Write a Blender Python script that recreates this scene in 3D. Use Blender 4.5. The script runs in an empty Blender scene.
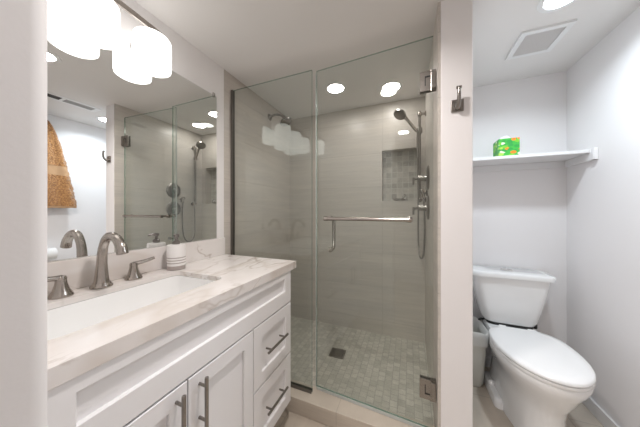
import bpy, bmesh, math, random
from mathutils import Vector, Matrix
random.seed(7)
S = bpy.context.scene
C = S.collection
PI = math.pi
R = math.radians

# ------------------------------------------------------------------ camera, world, exposure
cam_d = bpy.data.cameras.new('camera')
cam = bpy.data.objects.new('camera', cam_d); C.objects.link(cam)
cam_d.sensor_width = 36.0
cam_d.lens = 221.755 / 640 * 36.0
cam_d.clip_start = 0.01
cam_d.shift_y = -(213.5 - 211.19) / 640
cam.location = (0, 0, 1.2)
cam.rotation_euler = (R(90), 0, R(22.01))
S.camera = cam
w = bpy.data.worlds.new('world'); S.world = w; w.use_nodes = True
w.node_tree.nodes['Background'].inputs[0].default_value = (0.8, 0.85, 0.9, 1)
w.node_tree.nodes['Background'].inputs[1].default_value = 0.3
S.view_settings.view_transform = 'Standard'
S.view_settings.look = 'None'
S.view_settings.gamma = 1
S.view_settings.use_curve_mapping = False
S.view_settings.exposure = 1.1
S.cycles.max_bounces = 14
S.cycles.transparent_max_bounces = 24
S.cycles.glossy_bounces = 8
S.cycles.sample_clamp_indirect = 4.0
S.cycles.use_denoising = True
LAMP = 12.0        # radiance of the recessed lenses outside the shower
SHADE = 1.25        # radiance of the vanity shades
WARM = (1.0, 0.94, 0.905)
COOL = (0.82, 0.92, 1.0)

# ------------------------------------------------------------------ dimensions (metres)
XL, XR, YB, H = -1.183, 1.015, 2.077, 2.176
YF, YG = 1.164, 1.236             # curb front / glass plane
PX0, PX1 = 0.122, 0.26            # partition between shower and toilet
YE0, YE1 = -0.045, 0.0961          # entry wall
YH = -1.5                         # far wall of the hall
JX = -0.3

# ------------------------------------------------------------------ materials
def mat(name, col=(.8,.8,.8), rough=.5, metal=0.0, **kw):
    m = bpy.data.materials.new(name); m.use_nodes = True
    b = m.node_tree.nodes['Principled BSDF']
    b.inputs['Base Color'].default_value = (*col, 1)
    b.inputs['Roughness'].default_value = rough
    b.inputs['Metallic'].default_value = metal
    for k, v in kw.items():
        b.inputs[k.replace('_', ' ')].default_value = v
    return m
class NT:
    def __init__(s, m): s.t = m.node_tree; s.n = s.t.nodes; s.b = s.n.get('Principled BSDF'); s.out = s.n.get('Material Output')
    def new(s, typ, **kw):
        n = s.n.new(typ)
        for k, v in kw.items():
            if hasattr(n, k): setattr(n, k, v)
            else: n.inputs[k].default_value = v
        return n
    def link(s, a, b): s.t.links.new(a, b)
    def coord(s): return s.new('ShaderNodeTexCoord').outputs['Object']
    def scaled(s, v, sc):
        n = s.new('ShaderNodeMapping'); n.inputs['Scale'].default_value = sc
        s.link(v, n.inputs['Vector']); return n.outputs[0]
    def noise(s, v, scale, detail=3, rough=.5, dist=0):
        n = s.new('ShaderNodeTexNoise'); n.inputs['Scale'].default_value = scale; n.inputs['Detail'].default_value = detail
        n.inputs['Roughness'].default_value = rough; n.inputs['Distortion'].default_value = dist
        s.link(v, n.inputs['Vector']); return n.outputs['Fac']
    def ramp(s, fac, stops):
        n = s.new('ShaderNodeValToRGB'); e = n.color_ramp.elements
        while len(e) < len(stops): e.new(.5)
        for i, (p, c) in enumerate(stops): e[i].position = p; e[i].color = (*c, 1)
        s.link(fac, n.inputs[0]); return n.outputs[0]
    def mix(s, fac, a, b, mode='MIX'):
        n = s.new('ShaderNodeMix', data_type='RGBA'); n.blend_type = mode
        for i, v in ((0, fac), (6, a), (7, b)):
            if hasattr(v, 'is_linked'): s.link(v, n.inputs[i])
            else: n.inputs[i].default_value = v if i == 0 else (*v, 1)
        return n.outputs[2]
    def bump(s, h, strength=.2, dist=.002, inv=False):
        n = s.new('ShaderNodeBump'); n.invert = inv; n.inputs['Strength'].default_value = strength; n.inputs['Distance'].default_value = dist
        s.link(h, n.inputs['Height']); s.link(n.outputs[0], s.b.inputs['Normal'])

def paint(name, col, rough=.55, tex=.12, scale=160):
    m = mat(name, col, rough); t = NT(m); c = t.coord()
    f = t.noise(c, scale, 2); t.bump(f, tex, .001)
    g = t.noise(c, 2.5, 2)
    t.link(t.mix(g, tuple(x*.975 for x in col), col), t.b.inputs['Base Color'])
    return m
def swizzle(t, axes):
    c = t.coord(); sp = t.new('ShaderNodeSeparateXYZ'); t.link(c, sp.inputs[0])
    cb = t.new('ShaderNodeCombineXYZ')
    t.link(sp.outputs['XYZ'.index(axes[0])], cb.inputs[0]); t.link(sp.outputs['XYZ'.index(axes[1])], cb.inputs[1])
    return c, cb.outputs[0]
def brick(t, v, off, w, h, mortar, c1, c2, cm, offset=0.0, bias=0.0):
    mp = t.new('ShaderNodeMapping'); mp.inputs['Location'].default_value = (off[0], off[1], 0); t.link(v, mp.inputs['Vector'])
    b = t.new('ShaderNodeTexBrick'); b.offset = offset; b.squash = 1.0
    b.inputs['Scale'].default_value = 1; b.inputs['Brick Width'].default_value = w; b.inputs['Row Height'].default_value = h
    b.inputs['Mortar Size'].default_value = mortar; b.inputs['Mortar Smooth'].default_value = .2; b.inputs['Bias'].default_value = bias
    b.inputs['Color1'].default_value = (*c1, 1); b.inputs['Color2'].default_value = (*c2, 1); b.inputs['Mortar'].default_value = (*cm, 1)
    t.link(mp.outputs[0], b.inputs['Vector']); return b
def wall_tile(name, axes):
    m = mat(name, rough=.33); t = NT(m); c, v = swizzle(t, axes)
    b = brick(t, v, (.23+.61, .71), .61, .305, .0016, (.60,.56,.515), (.575,.535,.49), (.44,.41,.37))
    st = t.noise(t.scaled(c, (2.2, 2.2, 55)), 1.6, 4, .6)
    st2 = t.noise(t.scaled(c, (.9, .9, 9)), 1.6, 3, .5)
    col = t.mix(1.0, b.outputs['Color'], t.ramp(st, [(.3,(.91,.91,.91)),(.7,(1.04,1.04,1.035))]), 'MULTIPLY')
    col = t.mix(1.0, col, t.ramp(st2, [(.3,(.93,.93,.94)),(.7,(1.04,1.03,1.02))]), 'MULTIPLY')
    t.link(col, t.b.inputs['Base Color']); t.bump(b.outputs['Fac'], .25, .001, True)
    return m
def mosaic(name, axes, off=(0,0), size=.044, c1=(.62,.595,.535), c2=(.47,.45,.40), cm=(.42,.402,.365), offset=.5):
    m = mat(name, rough=.4); t = NT(m); c, v = swizzle(t, axes)
    b = brick(t, v, off, size, size, .0024, c1, c2, cm, offset, -.15)
    n = t.noise(c, 26, 4, .6)
    col = t.mix(1.0, b.outputs['Color'], t.ramp(n, [(.3,(.86,.86,.86)),(.7,(1.07,1.07,1.06))]), 'MULTIPLY')
    t.link(col, t.b.inputs['Base Color']); t.bump(b.outputs['Fac'], .4, .0015, True)
    return m

M = {}
M['wall'] = paint('white wall paint', (.86,.84,.84))
M['ceil'] = paint('ceiling paint', (.80,.78,.765), .7, .25, 120)
M['trimw'] = mat('white trim paint', (.82,.81,.81), .35)
M['tile_xz'] = wall_tile('linen stone wall tile across', 'XZ')
M['tile_yz'] = wall_tile('linen stone wall tile along', 'YZ')
M['mosaic_f'] = mosaic('stone mosaic floor', 'YX', (.012, .02))
M['mosaic_w'] = mosaic('stone mosaic niche', 'XZ', (.01, .01), .049, (.56,.53,.48), (.34,.32,.29), (.60,.58,.54), 0.0)
m = mat('beige floor tile', rough=.35); t = NT(m); c, v = swizzle(t, 'YX')
b = brick(t, v, (.10, .06), .61, .305, .003, (.60,.53,.45), (.55,.485,.41), (.46,.41,.35), .5)
n = t.noise(t.scaled(c, (6, 2, 1)), 2.0, 4, .6)
t.link(t.mix(1.0, b.outputs['Color'], t.ramp(n, [(.3,(.88,.88,.88)),(.7,(1.06,1.05,1.04))]), 'MULTIPLY'), t.b.inputs['Base Color'])
t.bump(b.outputs['Fac'], .3, .001, True); M['floor'] = m
m = mat('curb stone', rough=.35); t = NT(m); c, v = swizzle(t, 'XZ')
b = brick(t, v, (.375+.61, .30), .61, .5, .0015, (.60,.535,.46), (.57,.51,.44), (.44,.39,.33))
n = t.noise(t.scaled(c, (2, 2, 30)), 2, 4, .6)
t.link(t.mix(1.0, b.outputs['Color'], t.ramp(n, [(.3,(.88,.87,.86)),(.7,(1.05,1.05,1.04))]), 'MULTIPLY'), t.b.inputs['Base Color']); M['curb'] = m
# quartz with brown veins
m = mat('veined quartz', rough=.2); t = NT(m); c = t.coord()
big = t.noise(t.scaled(c, (1.0, 1.0, 1.0)), 2.2, 4, .55, .6)
cloud = t.noise(c, 5, 3)
base = t.ramp(cloud, [(.3,(.75,.71,.69)),(.7,(.83,.80,.785))])
def vein(off, scale, stops):
    mp = t.new('ShaderNodeMapping'); mp.inputs['Location'].default_value = off; mp.inputs['Rotation'].default_value = (.5,.4,.6); mp.inputs['Scale'].default_value = (1.3,.55,1.0)
    t.link(c, mp.inputs[0]); f = t.noise(mp.outputs[0], scale, 4, .55, .5)
    ab = t.new('ShaderNodeMath', operation='SUBTRACT'); t.link(f, ab.inputs[0]); ab.inputs[1].default_value = .5
    a2 = t.new('ShaderNodeMath', operation='ABSOLUTE'); t.link(ab.outputs[0], a2.inputs[0])
    return t.ramp(a2.outputs[0], stops)
v1 = vein((.3,.1,.2), 2.6, [(0,(.75,.75,.75)),(.014,(0,0,0)),(1,(0,0,0))])
v2 = vein((4.1,2.0,1.0), 1.6, [(0,(.5,.5,.5)),(.045,(0,0,0)),(1,(0,0,0))])
mask = t.ramp(big, [(.36,(0,0,0)),(.52,(1,1,1))])
v3 = vein((7.7,5.2,3.0), 4.2, [(0,(.5,.5,.5)),(.010,(0,0,0)),(1,(0,0,0))])
mask2 = t.ramp(cloud, [(.45,(0,0,0)),(.6,(1,1,1))])
f1 = t.mix(1.0, t.mix(1.0, v1, mask, 'MULTIPLY'), t.mix(1.0, v3, mask2, 'MULTIPLY'), 'LIGHTEN')
col = t.mix(f1, base, (.34,.27,.21)); col = t.mix(v2, col, (.60,.53,.47))
t.link(col, t.b.inputs['Base Color']); M['quartz'] = m
M['cab'] = mat('white cabinet lacquer', (.85,.84,.85), .32)
M['porc'] = mat('white porcelain', (.90,.90,.895), .08, Coat_Weight=.4)
M['seatp'] = mat('white seat plastic', (.90,.90,.895), .16)
def brushed(name, col, rough):
    m = mat(name, col, rough, 1.0); t = NT(m); f = t.noise(t.scaled(t.coord(), (40,40,400)), 3, 2)
    r = t.new('ShaderNodeMapRange'); t.link(f, r.inputs[0]); r.inputs[3].default_value = rough*.8; r.inputs[4].default_value = rough*1.25
    t.link(r.outputs[0], t.b.inputs['Roughness']); return m
M['nickel'] = brushed('brushed nickel', (.40,.365,.335), .22)
M['dnickel'] = brushed('dark brushed nickel', (.28,.26,.24), .28)
M['chrome'] = mat('polished chrome', (.62,.61,.60), .12, 1.0)
M['black'] = mat('black rubber', (.02,.02,.02), .5)
M['channel'] = mat('dark bronze channel', (.17,.158,.142), .35, .6)
M['white_metal'] = mat('white enamelled metal', (.82,.82,.82), .4)
M['mirror'] = mat('silvered mirror', (.93,.945,.94), .0, 1.0)
M['ceramic'] = mat('white ribbed ceramic', (.82,.80,.79), .3)
M['ceramicg'] = mat('taupe glazed ceramic', (.40,.35,.33), .35)
M['pump'] = mat('grey satin pump', (.22,.20,.19), .35, .5)
def emit(name, col, st, extra_rough=None):
    m = mat(name, (.25,.25,.25), .3); b = m.node_tree.nodes['Principled BSDF']
    b.inputs['Emission Color'].default_value = (*col, 1); b.inputs['Emission Strength'].default_value = st; return m
M['lens'] = emit('lit lens', WARM, LAMP); M['lens_shower'] = emit('lit shower lens', WARM, 24.0); M['lens_cool'] = emit('lit cool lens', COOL, LAMP)
M['shade'] = emit('lit opal glass', (1.0,.97,.93), SHADE)
# thin shower glass: see-through, lightly green, mirror-like by Fresnel on both faces
m = bpy.data.materials.new('clear shower glass'); m.use_nodes = True; t = NT(m); t.n.remove(t.b)
geo = t.new('ShaderNodeNewGeometry'); mr = t.new('ShaderNodeMapRange'); t.link(geo.outputs['Backfacing'], mr.inputs[0]); mr.inputs[3].default_value = 1.5; mr.inputs[4].default_value = 1/1.5
fr = t.new('ShaderNodeFresnel'); t.link(mr.outputs[0], fr.inputs['IOR'])
tr = t.new('ShaderNodeBsdfTransparent'); tr.inputs[0].default_value = (.93,.948,.938,1)
gl = t.new('ShaderNodeBsdfGlossy'); gl.inputs['Color'].default_value = (.95,1,.97,1); gl.inputs['Roughness'].default_value = 0.0
mx = t.new('ShaderNodeMixShader'); t.link(fr.outputs[0], mx.inputs[0]); t.link(tr.outputs[0], mx.inputs[1]); t.link(gl.outputs[0], mx.inputs[2]); t.link(mx.outputs[0], t.out.inputs[0]); M['glass'] = m
m = bpy.data.materials.new('green glass edge'); m.use_nodes = True; t = NT(m)
t.b.inputs['Base Color'].default_value = (.10,.22,.17,1); t.b.inputs['Roughness'].default_value = .1
tr = t.new('ShaderNodeBsdfTransparent'); tr.inputs[0].default_value = (.62,.80,.72,1)
mx = t.new('ShaderNodeMixShader'); mx.inputs[0].default_value = .45; t.link(tr.outputs[0], mx.inputs[1]); t.link(t.b.outputs[0], mx.inputs[2]); t.link(mx.outputs[0], t.out.inputs[0]); M['gedge'] = m
def translucent(name, col, alpha, rough=.4):
    m = mat(name, col, rough); m.node_tree.nodes['Principled BSDF'].inputs['Alpha'].default_value = alpha; return m
M['sweep'] = translucent('clear vinyl strip', (.75,.78,.76), .55, .2)
M['bin'] = translucent('frosted bin plastic', (.78,.775,.72), .95, .35)
M['liner'] = translucent('thin plastic bag', (.84,.84,.81), .85, .3)
m = mat('terry cloth', (.45,.2,.06), .95, Sheen_Weight=.5); t = NT(m); c = t.coord()
f = t.noise(c, 75, 4, .7); t.link(t.ramp(f, [(.34,(.20,.075,.018)),(.66,(.62,.30,.10))]), t.b.inputs['Base Color']); t.bump(f, 1.0, .012); M['towel'] = m
m = mat('towel band', (.50,.30,.16), .85); t = NT(m); f = t.noise(t.scaled(t.coord(), (60,60,500)), 1, 2); t.bump(f, .4, .001); M['band'] = m
M['paper'] = mat('soft white paper', (.86,.86,.86), .9)
# printed tissue carton: green with leaf and orange flower shapes
m = mat('printed carton', rough=.45); t = NT(m); c = t.coord()
vo = t.new('ShaderNodeTexVoronoi'); vo.inputs['Scale'].default_value = 31; t.link(t.scaled(c, (1,1,1.7)), vo.inputs['Vector'])
sp = t.new('ShaderNodeSeparateColor'); t.link(vo.outputs['Color'], sp.inputs[0])
kind = t.ramp(sp.outputs[0], [(.0,(.03,.36,.06)),(.30,(.20,.58,.04)),(.48,(.42,.70,.10)),(.60,(.95,.26,.02)),(.86,(.80,.85,.65))]); kind.node.color_ramp.interpolation = 'CONSTANT'
inside = t.ramp(vo.outputs['Distance'], [(.50,(1,1,1)),(.56,(0,0,0))])
t.link(t.mix(inside, (.05,.46,.06), kind), t.b.inputs['Base Color']); M['carton'] = m
M['mesh_grey'] = mat('pale grey grille', (.74,.72,.71), .6)
M['register'] = mat('grey louvre metal', (.42,.41,.40), .6)
M['dark'] = mat('dark duct', (.05,.05,.05), .8)
M['soap'] = mat('pale soap', (.75,.74,.70), .4)

# ------------------------------------------------------------------ geometry helpers
def add_box(bm, x0, x1, y0, y1, z0, z1, bev=0.0, seg=2, mi=0):
    vs = [bm.verts.new(p) for p in ((x0,y0,z0),(x1,y0,z0),(x1,y1,z0),(x0,y1,z0),(x0,y0,z1),(x1,y0,z1),(x1,y1,z1),(x0,y1,z1))]
    fs = [bm.faces.new([vs[i] for i in q]) for q in ((3,2,1,0),(4,5,6,7),(0,1,5,4),(1,2,6,5),(2,3,7,6),(3,0,4,7))]
    for f in fs: f.material_index = mi
    if bev > 0:
        es = list({e for f in fs for e in f.edges})
        bmesh.ops.bevel(bm, geom=es, offset=bev, segments=seg, affect='EDGES', profile=.5)
    return fs
def loft(bm, rings, cap0=True, cap1=True, close=False, mi=0):
    rv = [[bm.verts.new(p) for p in r] for r in rings]
    n = len(rv[0]); k = len(rv)
    for i in range(k if close else k-1):
        a, b = rv[i], rv[(i+1) % k]
        for j in range(n):
            f = bm.faces.new((a[j], a[(j+1)%n], b[(j+1)%n], b[j])); f.material_index = mi
    if not close:
        if cap0: bm.faces.new(list(reversed(rv[0]))).material_index = mi
        if cap1: bm.faces.new(rv[-1]).material_index = mi
def frame_axes(d):
    d = d.normalized(); up = Vector((0,0,1)) if abs(d.z) < .9 else Vector((1,0,0))
    a = d.cross(up).normalized(); return a, d.cross(a).normalized()
def add_tube(bm, pts, rad, n=14, caps=True, flat=1.0, mi=0):
    pts = [Vector(p) for p in pts]
    if not hasattr(rad, '__len__'): rad = [rad]*len(pts)
    rings = []; a = None
    for i, p in enumerate(pts):
        d = (pts[min(i+1, len(pts)-1)] - pts[max(i-1, 0)]).normalized()
        if a is None: a, _ = frame_axes(d)
        else: a = (a - d*a.dot(d)).normalized()
        b = d.cross(a)
        rings.append([p + (a*math.cos(2*PI*j/n)*flat + b*math.sin(2*PI*j/n))*rad[i] for j in range(n)])
    loft(bm, rings, caps, caps, mi=mi)
def spline(ctrl, n=8):
    P = [Vector(p) for p in ctrl]; P = [P[0]*2-P[1]] + P + [P[-1]*2-P[-2]]; out = []
    for i in range(1, len(P)-2):
        for k in range(n):
            u = k/n; a,b_,c_,d = P[i-1],P[i],P[i+1],P[i+2]
            out.append(.5*((2*b_)+(c_-a)*u+(2*a-5*b_+4*c_-d)*u*u+(3*b_-a-3*c_+d)*u**3))
    out.append(P[-2]); return out
def lerp_list(vals, n):
    out = []
    for i in range(n):
        u = i/(n-1)*(len(vals)-1); k = min(int(u), len(vals)-2); out.append(vals[k]+(vals[k+1]-vals[k])*(u-k))
    return out
def add_lathe(bm, prof, o=(0,0,0), axis=(0,0,1), n=32, mi=0, caps=True, sx=1.0):
    o = Vector(o); ax = Vector(axis).normalized(); a, b = frame_axes(ax)
    loft(bm, [[o + ax*h + (a*math.cos(-2*PI*j/n)*sx + b*math.sin(-2*PI*j/n))*max(r, 1e-5) for j in range(n)] for r, h in prof], caps, caps, mi=mi)
def rrect(cx, cy, hx, hy, r, z, k=6):
    out = []
    for qx, qy, a0 in ((1,1,0),(-1,1,90),(-1,-1,180),(1,-1,270)):
        for i in range(k+1):
            a = R(a0 + 90*i/k); out.append(Vector((cx+qx*(hx-r)+r*math.cos(a), cy+qy*(hy-r)+r*math.sin(a), z)))
    return out
def holed(bm, outer, inner, d, mi=0):
    ed = []
    for loop in (outer, inner):
        vs = [bm.verts.new(p) for p in loop]
        ed += [bm.edges.new((vs[i], vs[(i+1)%len(vs)])) for i in range(len(vs))]
    r = bmesh.ops.triangle_fill(bm, edges=ed, use_beauty=True, use_dissolve=False)
    fs = [g for g in r['geom'] if isinstance(g, bmesh.types.BMFace)]
    ex = bmesh.ops.extrude_face_region(bm, geom=fs)
    bmesh.ops.translate(bm, vec=d, verts=[g for g in ex['geom'] if isinstance(g, bmesh.types.BMVert)])
def obj(name, bm, m, parent=None, smooth=None, loc=None, fix=True):
    if fix: bmesh.ops.recalc_face_normals(bm, faces=bm.faces[:])
    me = bpy.data.meshes.new(name); bm.to_mesh(me); bm.free()
    o = bpy.data.objects.new(name, me); C.objects.link(o)
    for x in (m if isinstance(m, (list, tuple)) else [m]): me.materials.append(x)
    if smooth is not None:
        for p in me.polygons: p.use_smooth = True
        try: me.set_sharp_from_angle(angle=R(smooth))
        except Exception: pass
    if parent: o.parent = parent
    if loc: o.location = loc
    return o
def tag(o, label, cat, group=None):
    o['label'] = label; o['category'] = cat
    if group: o['group'] = group
    return o
def thing(name, label, cat, loc=(0,0,0), rotz=0, group=None):
    o = bpy.data.objects.new(name, None); C.objects.link(o); o.location = loc; o.rotation_euler = (0,0,rotz)
    o.empty_display_size = .05
    return tag(o, label, cat, group)
def struct(name, bm, m, smooth=None):
    o = obj(name, bm, m, None, smooth); o['kind'] = 'structure'; return o
B = bmesh.new
def box(*a, **k):
    bm = B(); add_box(bm, *a, **k); return bm
def dup(root, loc, label, rotz=None):
    r = root.copy(); C.objects.link(r); r.location = loc; r['label'] = label
    if rotz is not None: r.rotation_euler = (0,0,rotz)
    for ch in list(root.children):
        c_ = ch.copy(); C.objects.link(c_); c_.parent = r
        for g in ch.children:
            d_ = g.copy(); C.objects.link(d_); d_.parent = c_
    return r

# ------------------------------------------------------------------ room shell
struct('floor', box(XL-.1, XR+.1, YH-.1, YB+.3, -.1, 0), M['floor'])
struct('ceiling', box(XL-.1, XR+.1, YH-.1, YB+.3, H, H+.1), M['ceil'])
struct('wall_left', box(XL-.1, XL, YH-.1, YF, 0, H), M['wall'])
struct('wall_left_tiled', box(XL-.1, XL, YF, YB+.3, 0, H), M['tile_yz'])
struct('wall_right', box(XR, XR+.1, YH-.1, YB+.3, 0, H), M['wall'])
struct('wall_back_toilet', box(PX1, XR, YB, YB+.3, 0, H), M['wall'])
NX0, NX1, NZ0, NZ1 = -.233, .062, 1.292, 1.748
bm = B(); holed(bm, [(XL,YB,0),(PX0,YB,0),(PX0,YB,H),(XL,YB,H)], [(NX0,YB,NZ0),(NX1,YB,NZ0),(NX1,YB,NZ1),(NX0,YB,NZ1)], (0,.09,0))
struct('wall_back_shower', bm, M['tile_xz'])
struct('wall_back_niche', box(NX0-.02, NX1+.02, YB+.09, YB+.12, NZ0-.02, NZ1+.02), M['mosaic_w'])
# partition: painted core with a tiled skin on the shower side
struct('wall_partition', box(PX0+.012, PX1, YF, YB, 0, H, bev=.004), M['wall'])
struct('wall_partition_tiled', box(PX0, PX0+.0119, YF+.003, YB, 0, H), M['tile_yz'])
# entry wall the photo is taken through
struct('wall_entry_left', box(XL, JX, YE0, YE1, 0, H, bev=.014, seg=4), M['wall'], 40)
struct('wall_entry_right', box(.62, XR, YE0, YE1, 0, H, bev=.014, seg=4), M['wall'], 40)
struct('wall_hall', box(XL-.1, XR+.1, YH-.1, YH, 0, H), M['wall'])
struct('floor_shower', box(XL, PX0, YG, YB, .001, .083), M['mosaic_f'])
struct('trim_1', box(XL, PX0, YF, YG+.05, .001, .093, bev=.003), M['curb'])
struct('baseboard_right', box(XR-.013, XR, YE1, YB, 0, .078, bev=.003), M['trimw'])
struct('baseboard_back', box(PX1, XR-.0135, YB-.013, YB, 0, .078, bev=.003), M['trimw'])
struct('baseboard_left', box(PX1, PX1+.013, YF+.02, YB-.0135, 0, .078, bev=.003), M['trimw'])

# ------------------------------------------------------------------ recessed ceiling lights
def downlight(label, x, y, lens, watts=0, col=WARM):
    t = thing('recessed_light', label, 'ceiling light', (x, y, H), 0, 'recessed round ceiling lights')
    bm = B(); add_lathe(bm, [(.086,0),(.084,-.004),(.068,-.006),(.063,-.004),(.063,0)], n=40); obj('trim_ring', bm, M['white_metal'], t, 40)
    bm = B(); add_lathe(bm, [(.0625,-.001),(.0625,-.003)], n=40); obj('lens', bm, lens, t)
    if watts:      # the lamp inside the fitting, shining down through the lens
        ld = bpy.data.lights.new('downlight_lamp', 'AREA'); ld.shape = 'DISK'; ld.size = .11; ld.energy = watts; ld.color = col; ld.spread = R(150)
        lo = bpy.data.objects.new('downlight_lamp', ld); C.objects.link(lo); lo.parent = t; lo.location = (0, 0, -.009)
    return t
downlight('left lit round light in the shower ceiling, seen above the glass joint', -.545, 1.68, M['lens_shower'])
downlight('right lit round light in the shower ceiling, nearer the slide bar', -.135, 1.825, M['lens_shower'])
downlight('lit round light in the ceiling above the toilet, in front of the vent', .645, 1.345, M['lens_cool'], 3.2, COOL)
downlight('lit round light in the ceiling over the vanity, seen only in the mirror', -.235, .625, M['lens'], 4.2)
downlight('lit round light behind the camera, seen as a reflection in the shower door', -.27, -.41, M['lens'], 5.0)

# exhaust vent and supply register
t = thing('exhaust_vent', 'square white exhaust fan cover with grey grille in ceiling above the toilet', 'vent', (.677, 1.645, H))
hx, hy = .110, .116
bm = B(); holed(bm, [(-hx,-hy,0),(hx,-hy,0),(hx,hy,0),(-hx,hy,0)], [(-hx+.026,-hy+.026,0),(hx-.026,-hy+.026,0),(hx-.026,hy-.026,0),(-hx+.026,hy-.026,0)], (0,0,-.012))
obj('frame', bm, M['white_metal'], t)
bm = B(); add_box(bm, -hx+.0262, hx-.0262, -hy+.0262, hy-.0262, -.005, -.001)
for i in range(17):
    y = -hy+.033+i*.0105
    add_box(bm, -hx+.0262, hx-.0262, y, y+.004, -.010, -.005)
obj('grille', bm, M['mesh_grey'], t)
t = thing('air_register', 'long narrow white air register with dark slots in ceiling, seen in the mirror', 'vent', (.45, .97, H))
bm = B(); holed(bm, [(-.068,-.22,0),(.068,-.22,0),(.068,.22,0),(-.068,.22,0)], [(-.042,-.185,0),(.042,-.185,0),(.042,.185,0),(-.042,.185,0)], (0,0,-.005)); obj('frame', bm, M['white_metal'], t)
obj('backing', box(-.0418, .0418, -.1848, .1848, -.0012, -.0004), M['dark'], t)
bm = B(); add_box(bm, -.0418, .0418, -.030, -.010, -.005, -.0013); obj('divider', bm, M['white_metal'], t)
bm = B()
for i in range(6): add_box(bm, -.038+i*.014, -.030+i*.014, -.010, .1848, -.0045, -.0013)
obj('louvre', bm, M['register'], t)

# ------------------------------------------------------------------ vanity cabinet
VX, VY0, VY1 = -.645, .104, 1.118     # carcass front, ends
t = thing('vanity_cabinet', 'white shaker vanity cabinet with bar pulls under the quartz countertop', 'cabinet', (0,0,0))
bm = B()
X0 = XL+.002
for ya in (VY1-.018, VY0):
    add_box(bm, X0, VX, ya, ya+.018, .10, .866); add_box(bm, X0, VX-.06, ya, ya+.018, 0.0, .0999)
add_box(bm, X0, VX-.06, VY0+.018, VY1-.018, .10, .118); add_box(bm, X0, X0+.012, VY0+.018, VY1-.018, .118, .866)
add_box(bm, VX-.018, VX, VY0+.018, VY1-.018, .835, .8655); add_box(bm, VX-.018, VX, VY0+.018, VY1-.018, .1, .135)
add_box(bm, VX-.018, VX, .772, .792, .135, .835); add_box(bm, VX-.018, VX, VY0+.018, .18, .135, .835); add_box(bm, VX-.018, VX, VY0+.018, VY1-.018, .675, .705)
obj('carcass', bm, M['cab'], t)
obj('toe_kick', box(VX-.075, VX-.06, VY0+.018, VY1-.018, 0, .1), M['cab'], t)
def shaker(y0, y1, z0, z1, st=.055, rail=None, low=None):
    rail = st if rail is None else rail; low = rail if low is None else low
    bm = B(); fx = -.625
    holed(bm, [(fx,y0,z0),(fx,y1,z0),(fx,y1,z1),(fx,y0,z1)], [(fx,y0+st,z0+low),(fx,y1-st,z0+low),(fx,y1-st,z1-rail),(fx,y0+st,z1-rail)], (-.0195,0,0))
    # small chamfer round the inner and outer front arris
    es = [e for e in bm.edges if all(abs(v.co.x-fx) < 1e-6 for v in e.verts) and any(abs(f.normal.x) < .5 for f in e.link_faces)]
    bm.normal_update()
    es = [e for e in es if len(e.link_faces) == 2 and abs(e.link_faces[0].normal.dot(e.link_faces[1].normal)) < .5]
    bmesh.ops.bevel(bm, geom=es, offset=.0018, segments=1, affect='EDGES')
    add_box(bm, -.6440, -.637, y0+st-.002, y1-st+.002, z0+low-.002, z1-rail+.002)
    return bm
def pull(parent, a, b):
    a = Vector(a); b = Vector(b); d = (b-a).normalized()
    bm = B(); add_tube(bm, [a, b], .006, 16)
    for q in (a+d*.028, b-d*.028): add_tube(bm, [(-.6255, q.y, q.z), (a.x, q.y, q.z)], .0045, 12)
    return obj('pull', bm, M['dnickel'], parent, 40)
obj('false_front', shaker(.170, 1.104, .692, .8655, .062, .034, .072), M['cab'], t)
d = obj('door', shaker(.477, .779, .128, .686), M['cab'], t); pull(d, (-.593,.514,.512), (-.593,.514,.676))
d = obj('door', shaker(.170, .473, .128, .686), M['cab'], t); pull(d, (-.593,.438,.508), (-.593,.438,.676))
d = obj('drawer', shaker(.784, 1.104, .407, .686, .058, .058), M['cab'], t); pull(d, (-.593,.845,.556), (-.593,1.015,.556))
d = obj('drawer', shaker(.784, 1.104, .128, .402, .058, .058), M['cab'], t); pull(d, (-.593,.845,.277), (-.593,1.015,.277))

# countertop with sink opening, backsplash
CT = .907
SCX, SCY, SHX, SHY = -.908, .485, .153, .262
bm = B(); holed(bm, [(XL+.001,.100,CT),(-.620,.100,CT),(-.620,1.160,CT),(XL+.001,1.160,CT)], [tuple(p) for p in rrect(SCX,SCY,SHX,SHY,.03,CT)], (0,0,-.020))
add_box(bm, -.650, -.620, .100, 1.160, CT-.040, CT-.0200); add_box(bm, XL+.001, -.6501, 1.130, 1.160, CT-.040, CT-.0200)
top = obj('countertop', bm, M['quartz']); tag(top, 'cream quartz countertop with brown veins on the white vanity', 'countertop')
obj('backsplash', box(XL+.001, XL+.021, .100, 1.155, CT+.0003, 1.021, bev=.0015), M['quartz'], top)
# undermount basin
bm = B()
prof = [(.012,.012,.05,.8865),(-.004,-.004,.035,.8865),(-.006,-.006,.04,.855),(-.014,-.014,.05,.775),(-.03,-.03,.06,.752),(-.075,-.09,.06,.744)]
loft(bm, [rrect(SCX,SCY,SHX+a,SHY+b_,r,z) for a,b_,r,z in prof], False, True)
sk = obj('sink', bm, M['porc'], None, 60, fix=False); so = sk.modifiers.new('thick','SOLIDIFY'); so.thickness = .009; so.offset = -1
tag(sk, 'white rectangular undermount sink basin set into the countertop', 'sink')
bm = B(); add_lathe(bm, [(.024,0),(.024,.003),(.018,.004),(.016,.001)], (SCX,SCY,.7448)); obj('drain', bm, M['nickel'], sk, 40)

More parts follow.
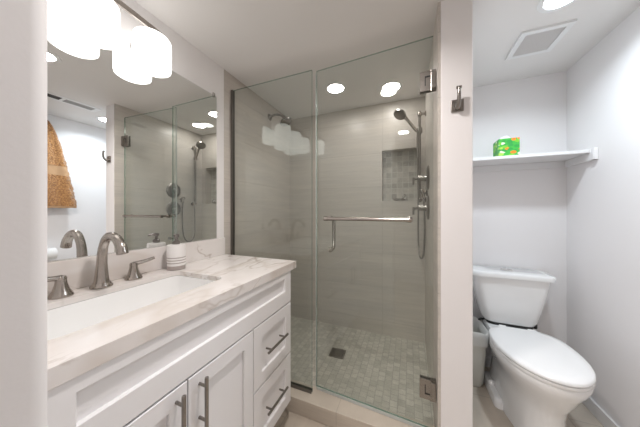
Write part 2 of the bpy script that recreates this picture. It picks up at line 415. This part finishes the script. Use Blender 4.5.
# faucet
t = thing('faucet', 'brushed nickel arched faucet with two lever handles behind the sink', 'faucet', (0,0,0))
fx, fy = -1.108, .480
bm = B()
ctrl = [(fx,fy,CT),(fx,fy,CT+.03),(fx+.002,fy,CT+.09),(fx+.012,fy,CT+.155),(fx+.045,fy,CT+.196),(fx+.09,fy,CT+.196),(fx+.125,fy,CT+.168),(fx+.138,fy,CT+.138)]
pts = spline(ctrl, 6); add_tube(bm, pts, lerp_list([.030,.022,.0165,.0145,.0145,.015,.0165,.0175], len(pts)), 20)
add_lathe(bm, [(.033,0),(.034,.004),(.030,.010),(.026,.018)], (fx,fy,CT+.0003), n=28)
obj('spout', bm, M['nickel'], t, 50)
for sy in (-1, 1):
    hy_ = fy + sy*.108
    bm = B()
    add_lathe(bm, [(.030,0),(.031,.004),(.028,.010),(.021,.024),(.016,.042),(.014,.056),(.0145,.064),(.012,.070),(.002,.073)], (fx,hy_,CT+.0003), n=28)
    pp = spline([(fx,hy_,CT+.064),(fx+.003,hy_+sy*.02,CT+.067),(fx+.006,hy_+sy*.05,CT+.071),(fx+.008,hy_+sy*.078,CT+.077)], 5)
    add_tube(bm, pp, lerp_list([.010,.0085,.0075,.0065], len(pp)), 14)
    obj('handle', bm, M['nickel'], t, 50)

# soap dispenser
sx, sy = -1.100, .772
t = thing('soap_dispenser', 'white ceramic soap dispenser with taupe stripes and grey pump on the countertop', 'soap dispenser', (sx,sy,CT+.0004))
bm = B(); add_lathe(bm, [(.038,.0),(.040,.002),(.040,.020)], n=36); obj('base', bm, M['ceramicg'], t, 40)
bm = B(); add_lathe(bm, [(.040,.0202),(.041,.028),(.041,.118),(.039,.123),(.014,.126)], n=36); bd = obj('body', bm, M['ceramic'], t, 40)
for z in (.032,.045,.058):
    bm = B(); add_lathe(bm, [(.0408,z),(.0416,z+.001),(.0416,z+.004),(.0408,z+.005)], n=36); obj('stripe', bm, M['ceramicg'], bd, 40)
bm = B(); add_lathe(bm, [(.016,.1262),(.017,.140),(.012,.143),(.007,.145),(.007,.160),(.013,.162),(.013,.174),(.006,.177)], n=24)
add_tube(bm, [(0,0,.168),(.016,-.013,.169),(.028,-.023,.163)], [.006,.005,.0045], 12); obj('pump', bm, M['pump'], t, 40)

# mirror
MY0, MY1, MZ0, MZ1 = .10, 1.098, 1.0225, 1.953
bm = B(); add_box(bm, XL+.0005, -1.178, MY0, MY1, MZ0, MZ1)
mir = obj('mirror', bm, M['mirror']); tag(mir, 'large frameless wall mirror above the quartz backsplash', 'mirror')
for yy in (1.075, .62, .16):
    bm = B(); add_box(bm, XL+.0006, -1.1725, yy-.008, yy+.008, MZ1+.0005, MZ1+.014, .001); add_box(bm, -1.1775, -1.1725, yy-.008, yy+.008, MZ1-.012, MZ1+.0005, .001)
    obj('clip', bm, M['chrome'], mir)

# vanity light: backplate, bowed bar, three opal drum shades
t = thing('vanity_light', 'brushed nickel vanity light bar with white drum shades above the mirror', 'wall light', (0,0,0))
LZ = 2.045
obj('backplate', box(XL+.0005, XL+.02, .18, .42, 2.0, 2.115, bev=.004), M['nickel'], t)
bm = B()
N = 24; rings = []
for i in range(N+1):
    y = -.10+.142+ (.70-.142+.10)*i/N; u = (y-.30)/.40; x = -1.106 + .022*(1-u*u)
    rings.append([Vector((x-.004,y,LZ-.011)),Vector((x+.004,y,LZ-.011)),Vector((x+.004,y,LZ+.011)),Vector((x-.004,y,LZ+.011))])
loft(bm, rings); obj('bar', bm, M['nickel'], t)
bm = B(); add_tube(bm, [(XL+.02,.30,LZ+.01),(-1.08,.30,LZ)], .010); obj('arm', bm, M['nickel'], t, 40)
for y in (.252, .457, .662):
    bm = B(); add_lathe(bm, [(.016,2.0035),(.016,2.03),(.010,2.034)], (-1.106,y,0), n=20); sk_ = obj('socket', bm, M['nickel'], t, 40)
    bm = B(); add_lathe(bm, [(.03,2.003),(.066,2.002),(.072,1.994),(.073,1.984),(.073,1.872),(.071,1.860),(.062,1.854),(.03,1.852)], (-1.104,y,0), n=40, sx=1.0); obj('lamp_shade', bm, M['shade'], t, 40)

# ------------------------------------------------------------------ shower
def glass_slab(name, x0, x1, z0, z1, parent, th=.009):
    bm = B(); fs = add_box(bm, x0, x1, -th/2, th/2, z0, z1)
    for i, f in enumerate(fs): f.material_index = 0 if i in (2, 4) else 1
    return obj(name, bm, [M['glass'], M['gedge']], parent)
t = thing('glass_panel', 'fixed clear glass shower panel left of the door, in a dark channel', 'glass panel', (0, YG, 0))
glass_slab('pane', XL+.006, -.552, .100, 2.060, t)
bm = B(); add_box(bm, XL+.001, XL+.020, -.011, -.0055, .094, 2.062); add_box(bm, XL+.001, XL+.020, .0055, .011, .094, 2.062); add_box(bm, XL+.001, XL+.0055, -.0055, .0055, .094, 2.062)
obj('wall_channel', bm, M['channel'], t)
bm = B(); add_box(bm, XL+.021, -.553, -.011, -.0055, .0935, .112); add_box(bm, XL+.021, -.553, .0055, .011, .0935, .112)
obj('floor_channel', bm, M['channel'], t)
t = thing('shower_door', 'frameless glass shower door with towel bar, hinged on the pink-white wall end', 'shower door', (.117, YG, 0), R(-3.4))
LX = -.655
glass_slab('pane', LX, -.008, .112, 2.072, t)
obj('door_sweep', box(LX+.002, -.010, -.007, .007, .095, .1115), M['sweep'], t)
obj('edge_seal', box(LX-.006, LX-.0005, -.004, .004, .112, 2.06), M['sweep'], t)
for z in (1.85, .31):
    bm = B()
    for s_ in (-1, 1):
        y0, y1 = (-.0135,-.0050) if s_ < 0 else (.0050,.0135)
        add_box(bm, -.070, -.017, y0, y1, z-.050, z+.050, .002)
    add_box(bm, -.0165, .0035, -.022, .022, z-.045, z+.045, .002)
    add_tube(bm, [(-.0165,-.008,z-.052),(-.0165,-.008,z+.052)], .006, 12)
    h = obj('hinge', bm, M['dnickel'], t)
    q = 1 if z > 1 else -1
    bm = B(); add_box(bm, -.046, -.042, -.0145, -.0136, z-.024, z+.024); add_box(bm, -.042, -.022, -.0145, -.0136, z+q*.020-.004, z+q*.020+.004); obj('seam', bm, M['black'], h)
zb = 1.157
bm = B(); add_tube(bm, [(-.578,-.062,zb),(-.104,-.062,zb)], .0105, 18)
for x in (-.566, -.116):
    add_tube(bm, [(x,-.0052,zb),(x,-.062,zb)], .008, 14); add_lathe(bm, [(.015,0),(.015,.006),(.010,.009)], (x,-.0050,zb), (0,-1,0), 20)
    add_lathe(bm, [(.0125,-.012),(.0135,-.008),(.0135,.008),(.0125,.012)], (x,-.062,zb), (1,0,0), 18)
obj('towel_bar', bm, M['nickel'], t, 40)
bm = B(); xq = -.566
pp = spline([(xq,.0052,zb),(xq,.040,zb),(xq,.056,zb-.006),(xq,.062,zb-.022)],5) + spline([(xq,.062,zb-.17),(xq,.056,zb-.186),(xq,.040,zb-.192),(xq,.0052,zb-.192)],5)
add_tube(bm, pp, .0112, 14)
for z in (zb, zb-.192): add_lathe(bm, [(.015,0),(.015,.006),(.010,.009)], (xq,.0050,z), (0,1,0), 20)
obj('pull_handle', bm, M['nickel'], t, 40)

t = thing('shower_drain', 'square dark metal drain in the mosaic shower floor', 'drain', (-.525, 1.668, .0832), R(3)); t.scale = (1.12,1.12,1)
bm = B(); holed(bm, [(-.052,-.052,0),(.052,-.052,0),(.052,.052,0),(-.052,.052,0)], [(-.042,-.042,0),(.042,-.042,0),(.042,.042,0),(-.042,.042,0)], (0,0,.003)); obj('frame', bm, M['dnickel'], t)
bm = B(); add_box(bm, -.0418,.0418,-.0418,.0418,0,.0012)
for i in range(7): add_box(bm, -.0418,.0418, -.038+i*.0115, -.033+i*.0115, .0012, .0028)
obj('grate', bm, M['channel'], t)

# shower head on the left tiled wall
t = thing('overhead_shower', 'round nickel shower head on a short arm high on left tiled wall', 'shower head', (XL, 1.70, 2.055))
bm = B(); add_lathe(bm, [(.030,.0005),(.030,.004),(.022,.012),(.012,.014)], axis=(1,0,0)); obj('flange', bm, M['dnickel'], t, 40)
pp = spline([(.01,0,0),(.05,0,.012),(.10,0,.006),(.15,0,-.022)], 6); bm = B(); add_tube(bm, pp, .0095); obj('arm', bm, M['dnickel'], t, 50)
bm = B(); add_lathe(bm, [(.012,-.012),(.017,0),(.018,.012),(.030,.024),(.052,.040),(.056,.048),(.054,.054),(.004,.055)], (.152,0,-.024), (.45,0,-.9)); obj('head', bm, M['dnickel'], t, 40)

# slide bar, hand shower, valves on the right tiled wall
W = PX0
t = thing('shower_slide_bar', 'vertical nickel slide bar on right tiled wall beside the niche', 'slide bar', (W, 1.945, 0))
bm = B(); add_tube(bm, [(-.048,0,1.27),(-.048,0,2.0)], .0105, 16); obj('bar', bm, M['dnickel'], t, 40)
for z in (1.29, 1.975):
    bm = B(); add_tube(bm, [(-.0005,0,z),(-.05,0,z)], .009, 14); add_lathe(bm, [(.022,.0005),(.022,.006),(.012,.012)], (0,0,z), (-1,0,0), 22); add_lathe(bm, [(.014,-.016),(.0155,-.012),(.0155,.012),(.014,.016)], (-.048,0,z), n=18); obj('bracket', bm, M['nickel'], t, 40)
bm = B(); add_lathe(bm, [(.018,-.022),(.020,-.018),(.020,.018),(.018,.022)], (-.048,0,1.845)); add_tube(bm, [(-.048,0,1.845),(-.075,-.012,1.85)], .012); add_tube(bm, [(-.048,.0,1.845),(-.048,.035,1.845)], .008); obj('slider', bm, M['dnickel'], t, 40)
t = thing('hand_shower', 'nickel hand shower tilted upward in slide bar holder with looping hose', 'hand shower', (0,0,0))
bm = B(); a = Vector((W-.068,1.932,1.835)); e = Vector((-.045,1.905,1.972))
pp = [a + (e-a)*i/8 for i in range(9)]; add_tube(bm, pp, lerp_list([.010,.0125,.0125,.012,.014],9), 16); obj('handle', bm, M['nickel'], t, 50)
bm = B(); add_lathe(bm, [(.010,-.032),(.028,-.024),(.048,-.006),(.052,.004),(.050,.012),(.044,.015),(.002,.016)], (-.072,1.900,1.982), (-.42,-.38,-.82), 32); obj('head', bm, M['dnickel'], t, 40)
hy0 = 1.80; oz = 1.335
pp = spline([a+Vector((.004,0,-.005)), (W-.066,1.925,1.76),(W-.060,1.922,1.5),(W-.058,1.925,1.25),(W-.058,1.93,1.05),(W-.056,1.925,.92),(W-.048,1.885,.845),(W-.030,1.835,.855),(W-.022,1.805,.94),(W-.020,1.797,1.1),(W-.022,1.797,1.22),(W-.028,hy0,oz-.03)], 8)
bm = B(); add_tube(bm, pp, .0068, 10); obj('hose', bm, M['dnickel'], t, 60)
t = thing('hose_outlet', 'small nickel hose elbow on right tiled wall between valves and slide bar', 'hose outlet', (W, hy0, oz))
bm = B(); add_lathe(bm, [(.026,.0005),(.026,.005),(.015,.012)], axis=(-1,0,0), n=24); obj('flange', bm, M['nickel'], t, 40)
bm = B(); add_tube(bm, spline([(-.010,0,0),(-.028,0,-.001),(-.030,0,-.010),(-.028,0,-.034)],5), .010); add_lathe(bm, [(.013,0),(.017,.012),(.015,.026),(.006,.032)], (-.03,0,.002), (-.5,0,.85), 20); obj('elbow', bm, M['nickel'], t, 50)
def valve(label, z):
    t = thing('shower_valve', label, 'shower valve', (W, 1.705, z), 0, 'round valves on the right shower wall')
    bm = B(); add_lathe(bm, [(.083,.0005),(.084,.004),(.078,.010),(.040,.015)], axis=(-1,0,0), n=40); obj('escutcheon', bm, M['dnickel'], t, 40)
    bm = B(); add_lathe(bm, [(.026,.014),(.023,.03),(.021,.058),(.019,.066),(.004,.068)], axis=(-1,0,0), n=24); obj('hub', bm, M['dnickel'], t, 40)
    bm = B(); add_tube(bm, [(-.055,0,0),(-.075,-.006,-.004),(-.10,-.012,-.008)], [.010,.009,.008], 14); add_tube(bm, [(-.096,-.012,.004),(-.098,-.012,-.05)], [.008,.007], 14); obj('lever', bm, M['dnickel'], t, 50)
    return t
v_ = valve('upper of the two round nickel shower valves on the right tiled wall', 1.432)
dup(v_, (W,1.705,1.225), 'lower of the two round nickel shower valves on the right tiled wall')

t = thing('soap_dish', 'small oval metal soap dish on bottom ledge of the tiled niche', 'soap dish', (-.085, 2.105, NZ0+.0005))
bm = B(); add_lathe(bm, [(.030,0),(.045,.004),(.060,.016),(.063,.020),(.060,.020),(.044,.008),(.002,.006)], n=32, sx=1.0)
for v in bm.verts: v.co.y *= .62
obj('dish', bm, M['chrome'], t, 40)
bm = B(); add_tube(bm, spline([(.018,0,.007),(.03,0,.04),(.045,0,.055),(.055,0,.035),(.05,0,.02)],5), .005, 10); obj('wire_loop', bm, M['chrome'], t, 50)

# ------------------------------------------------------------------ robe hook on partition end
t = thing('robe_hook', 'brushed nickel robe hook on square plate on the pink-white wall end', 'hook', (.199, YF, 1.676))
obj('plate', box(-.025,.025,-.008,-.0005,-.028,.028,bev=.003), M['dnickel'], t)
bm = B(); pp = spline([(0,-.006,-.008),(0,-.024,-.012),(0,-.042,.004),(0,-.047,.035),(0,-.044,.062)],6); add_tube(bm, pp, lerp_list([.010,.0095,.008,.0075,.007],len(pp)), 12)
add_tube(bm, [(-.010,-.043,.064),(.010,-.043,.064)], .0062, 12); obj('hook_arm', bm, M['dnickel'], t, 50)

# ------------------------------------------------------------------ toilet
TX = .646
def egg(yf, yb, wd, z, n=56, cx=TX, fb=.42, pb=3.2):
    yc = yb - (yb-yf)*fb; out = []
    for j in range(n):
        a = 2*PI*j/n; cc, ss = math.cos(a), math.sin(a)
        if ss < 0: p = 2.0; L = yc-yf
        else: p = pb; L = yb-yc
        out.append(Vector((cx + wd*math.copysign(abs(cc)**(2/p), cc), yc + L*math.copysign(abs(ss)**(2/p), ss), z)))
    return out
t = thing('toilet', 'white two piece toilet with closed lid and tapered tank against back wall', 'toilet', (0,0,0))
bm = B()
loft(bm, [egg(1.40,2.00,.130,.0008,pb=4),egg(1.405,2.00,.128,.03,pb=4),egg(1.41,1.99,.122,.10,pb=4),egg(1.41,1.98,.123,.18),egg(1.395,1.96,.132,.235),egg(1.365,1.92,.150,.285),egg(1.345,1.87,.168,.33),egg(1.322,1.83,.180,.365),egg(1.318,1.80,.184,.385),egg(1.318,1.80,.184,.402),egg(1.324,1.798,.178,.408)])
obj('bowl', bm, M['porc'], t, 60)
bm = B(); loft(bm, [rrect(TX,1.93,.115,.13,.05,.30),rrect(TX,1.925,.135,.135,.05,.35),rrect(TX,1.925,.140,.135,.05,.395),rrect(TX,1.925,.137,.132,.05,.404)]); obj('tank_deck', bm, M['porc'], t, 60)
for s_ in (-1, 1):
    bm = B()
    loft(bm, [[Vector((p.x, p.y, z)) for p in rrect(TX+s_*.128, 1.80, .035*k, .15*k, .03*k, 0)] for z, k in ((.0008,1.0),(.035,.97),(.05,.85))])
    add_lathe(bm, [(.018,.05),(.018,.062),(.012,.072),(.003,.075)], (TX+s_*.140,1.80,0), n=20)
    obj('foot', bm, M['porc'], t, 50)
bm = B(); loft(bm, [egg(1.316,1.80,.186,.4085),egg(1.312,1.80,.189,.414),egg(1.314,1.80,.187,.423),egg(1.320,1.80,.182,.4255)]); obj('seat', bm, M['seatp'], t, 50)
bm = B(); loft(bm, [egg(1.318,1.80,.185,.4275),egg(1.312,1.802,.190,.431),egg(1.313,1.802,.189,.441),egg(1.320,1.80,.182,.4465),egg(1.36,1.78,.150,.449)]); ld = obj('seat_lid', bm, M['seatp'], t, 50)
for s_ in (-1, 1):
    bm = B(); add_box(bm, TX+s_*.075-.02, TX+s_*.075+.02, 1.797, 1.825, .4165, .4445, .005, 3); obj('hinge', bm, M['seatp'], t, 40)
bm = B(); loft(bm, [rrect(TX,1.968,.130,.066,.04,z) for z in (.4045,.4195)]); obj('gasket', bm, M['black'], t, 40)
bm = B()
def tring(z, hx, yf, r): return rrect(TX-.003, (yf+2.062)/2, hx, (2.062-yf)/2, r, z, 8)
loft(bm, [tring(.420,.128,1.908,.05),tring(.425,.145,1.898,.055),tring(.450,.160,1.891,.055),tring(.53,.177,1.886,.05),tring(.62,.196,1.880,.05),tring(.70,.209,1.876,.045),tring(.742,.214,1.874,.045)])
obj('tank', bm, M['porc'], t, 50)
bm = B(); loft(bm, [tring(.7425,.220,1.866,.045),tring(.745,.231,1.858,.05),tring(.768,.233,1.856,.05),tring(.776,.228,1.861,.05),tring(.779,.20,1.885,.05)])
tl = obj('tank_lid', bm, M['porc'], t, 50)
bm = B(); add_lathe(bm, [(.030,.7792),(.030,.783),(.024,.785),(.003,.7855)], (TX-.003,1.972,0)); 
for v in bm.verts: v.co.x = TX-.003+(v.co.x-TX+.003)*1.25
obj('flush_button', bm, M['chrome'], tl, 40)
bm = B(); add_tube(bm, spline([(.525,1.965,.432),(.512,1.968,.41),(.492,2.0,.39),(.478,2.04,.34),(.47,2.066,.26),(.47,2.066,.17)],6), .0075, 12); 
obj('supply_hose', bm, M['black'], t, 60)
bm = B(); add_lathe(bm, [(.012,.398),(.014,.402),(.014,.430)], (TX+.148,1.96,0), n=16); obj('tank_bolt', bm, M['black'], t, 40)

# waste bin beside the toilet
t = thing('waste_bin', 'small frosted plastic waste bin with bag on floor left of the toilet', 'waste bin', (.386, 1.905, .0006)); t.scale = (1,1,.97)
bm = B(); prof = [(.078,.100,.0),(.085,.108,.02),(.098,.122,.26),(.106,.130,.375),(.110,.134,.384),(.108,.132,.386)]
rr = lambda a,b_,z: rrect(0,0,a,b_,min(a,b_)*.55,z)
loft(bm, [rr(*p) for p in prof] + [rr(.103,.127,.384),rr(.096,.120,.26),rr(.082,.104,.024)], True, True); obj('body', bm, M['bin'], t, 50)
bm = B(); bag = []
for z, k in ((.30,.0),(.315,.001),(.35,.002),(.386,.005),(.393,.0),(.386,-.009),(.33,-.016)):
    base_ = rr(.108+k,.132+k,z); bag.append([Vector((p.x*(1+.010*math.sin(j*2.3)), p.y*(1+.010*math.sin(j*1.7+1)), p.z+.006*math.sin(j*1.1+z*9))) for j, p in enumerate(base_)])
loft(bm, bag, False, False); obj('bag', bm, M['liner'], t, 60)

# wall shelf with cleats and tissue box
t = thing('wall_shelf', 'white painted wall shelf spanning the nook above the toilet', 'shelf', (0,0,0))
SZ = 1.548
obj('board', box(PX1+.001, XR-.001, 1.822, YB-.001, SZ, SZ+.020, bev=.002), M['trimw'], t)
obj('cleat', box(XR-.020, XR-.001, 1.80, YB-.0205, SZ-.045, SZ-.0003, bev=.002), M['trimw'], t)
obj('cleat', box(PX1+.001, PX1+.020, 1.84, YB-.0205, SZ-.045, SZ-.0003, bev=.002), M['trimw'], t)
obj('cleat', box(PX1+.001, XR-.001, YB-.020, YB-.001, SZ-.045, SZ-.0003, bev=.002), M['trimw'], t)
obj('end_cap', box(XR-.022, XR-.001, 1.795, 1.8215, SZ-.045, SZ+.022, bev=.002), M['trimw'], t)
t = thing('tissue_box', 'green tissue box with orange flower print on the white wall shelf', 'tissue box', (.617, 1.905, SZ+.0203))
bm = B(); holed(bm, [(-.056,-.056,.12),(.056,-.056,.12),(.056,.056,.12),(-.056,.056,.12)], [(.028*math.cos(2*PI*j/20), .02*math.sin(2*PI*j/20), .12) for j in range(20)], (0,0,-.0015))
for x0,x1,y0,y1 in ((-.056,.056,-.056,-.0545),(-.056,.056,.0545,.056),(-.056,-.0545,-.0545,.0545),(.0545,.056,-.0545,.0545)): add_box(bm, x0,x1,y0,y1,0,.1184)
add_box(bm, -.0545,.0545,-.0545,.0545,0,.0015); obj('carton', bm, M['carton'], t)
bm = B(); n = 26; rg = []
for z, r in ((.09,.016),(.121,.020),(.132,.026),(.142,.020),(.150,.008)):
    rg.append([Vector((r*(1+.35*math.sin(5*2*PI*j/n+z*40))*math.cos(2*PI*j/n), .6*r*(1+.3*math.sin(4*2*PI*j/n))*math.sin(2*PI*j/n), z+.004*math.sin(3*2*PI*j/n))) for j in range(n)])
loft(bm, rg, True, True); obj('tissue', bm, M['paper'], t, 70)

# ------------------------------------------------------------------ seen in the mirror: towel and paper roll on right wall
t = thing('bath_towel', 'orange terry bath towel hanging on the right wall, seen in the mirror', 'towel', (.945, .975, 0))
bm = B(); nz = 46; na = 72; rg = []
for i in range(nz):
    z = 2.10 - i*(2.10-1.235)/(nz-1); u = i/(nz-1)
    hw = .035 + .205*min(1, u*1.05)**.62; th = .030 + .020*math.sin(min(1,u)*PI*.8)
    ring = []
    for j in range(na):
        a = 2*PI*j/na; cc, ss = math.cos(a), math.sin(a)
        fold = 1 + .28*math.sin(cc*7 + 1.2 + u*.8) * min(1, u*3)
        rnd = 1 + random.uniform(-.045,.045)
        ring.append(Vector((th*math.copysign(abs(ss)**.7, ss)*fold*rnd*.75, hw*math.copysign(abs(cc)**.8, cc)*rnd, z + random.uniform(-.003,.003))))
    rg.append(ring)
k0, k1 = 23, 28
def tw(rs, nm, mt, c0, c1): 
    bm = B(); loft(bm, rs, c0, c1); return obj(nm, bm, mt, t, 80)
tw(rg[:k0+1], 'upper_cloth', M['towel'], True, True)
bandr = [[Vector((p.x*.93, p.y*.985, p.z)) for p in r] for r in rg[k0:k1+1]]
tw(bandr, 'woven_band', M['band'], True, True)
tw(rg[k1:-1], 'lower_cloth', M['towel'], True, True)
tw([[Vector((p.x*.9, p.y, p.z)) for p in r] for r in rg[-2:]] , 'hem', M['band'], True, True)
t = thing('towel_hook', 'nickel wall hook holding the orange towel near the ceiling', 'hook', (XR, .975, 2.115))
bm = B(); add_lathe(bm, [(.024,.0005),(.024,.006),(.012,.012)], axis=(-1,0,0), n=20); add_tube(bm, spline([(-.01,0,0),(-.06,0,-.015),(-.09,0,0),(-.095,0,.02)],5), .007, 12); obj('hook_arm', bm, M['nickel'], t, 50)
t = thing('paper_holder', 'nickel paper holder arm on right wall in front of the toilet', 'paper holder', (XR, 1.018, .79))
bm = B(); add_lathe(bm, [(.024,.0005),(.024,.006),(.012,.012)], (0,-.08,0), (-1,0,0), 20); add_tube(bm, [(-.01,-.08,0),(-.066,-.08,0),(-.070,-.07,0),(-.070,.06,0)], .007, 12); obj('holder_arm', bm, M['nickel'], t, 50)
bm = B(); add_lathe(bm, [(.055,-.05),(.055,.05),(.020,.05),(.0195,-.05)], (XR-.070,1.018,.79-.012), (0,1,0), 36, caps=False)
bm2 = bm; rv = bm2.verts[:]; 
for j in range(36): bm2.faces.new((rv[j], rv[(j+1)%36], rv[108+(j+1)%36], rv[108+j]))
tag(obj('paper_roll', bm, M['paper'], None, 40), 'white toilet paper roll on the holder at right wall, seen in mirror', 'toilet paper')
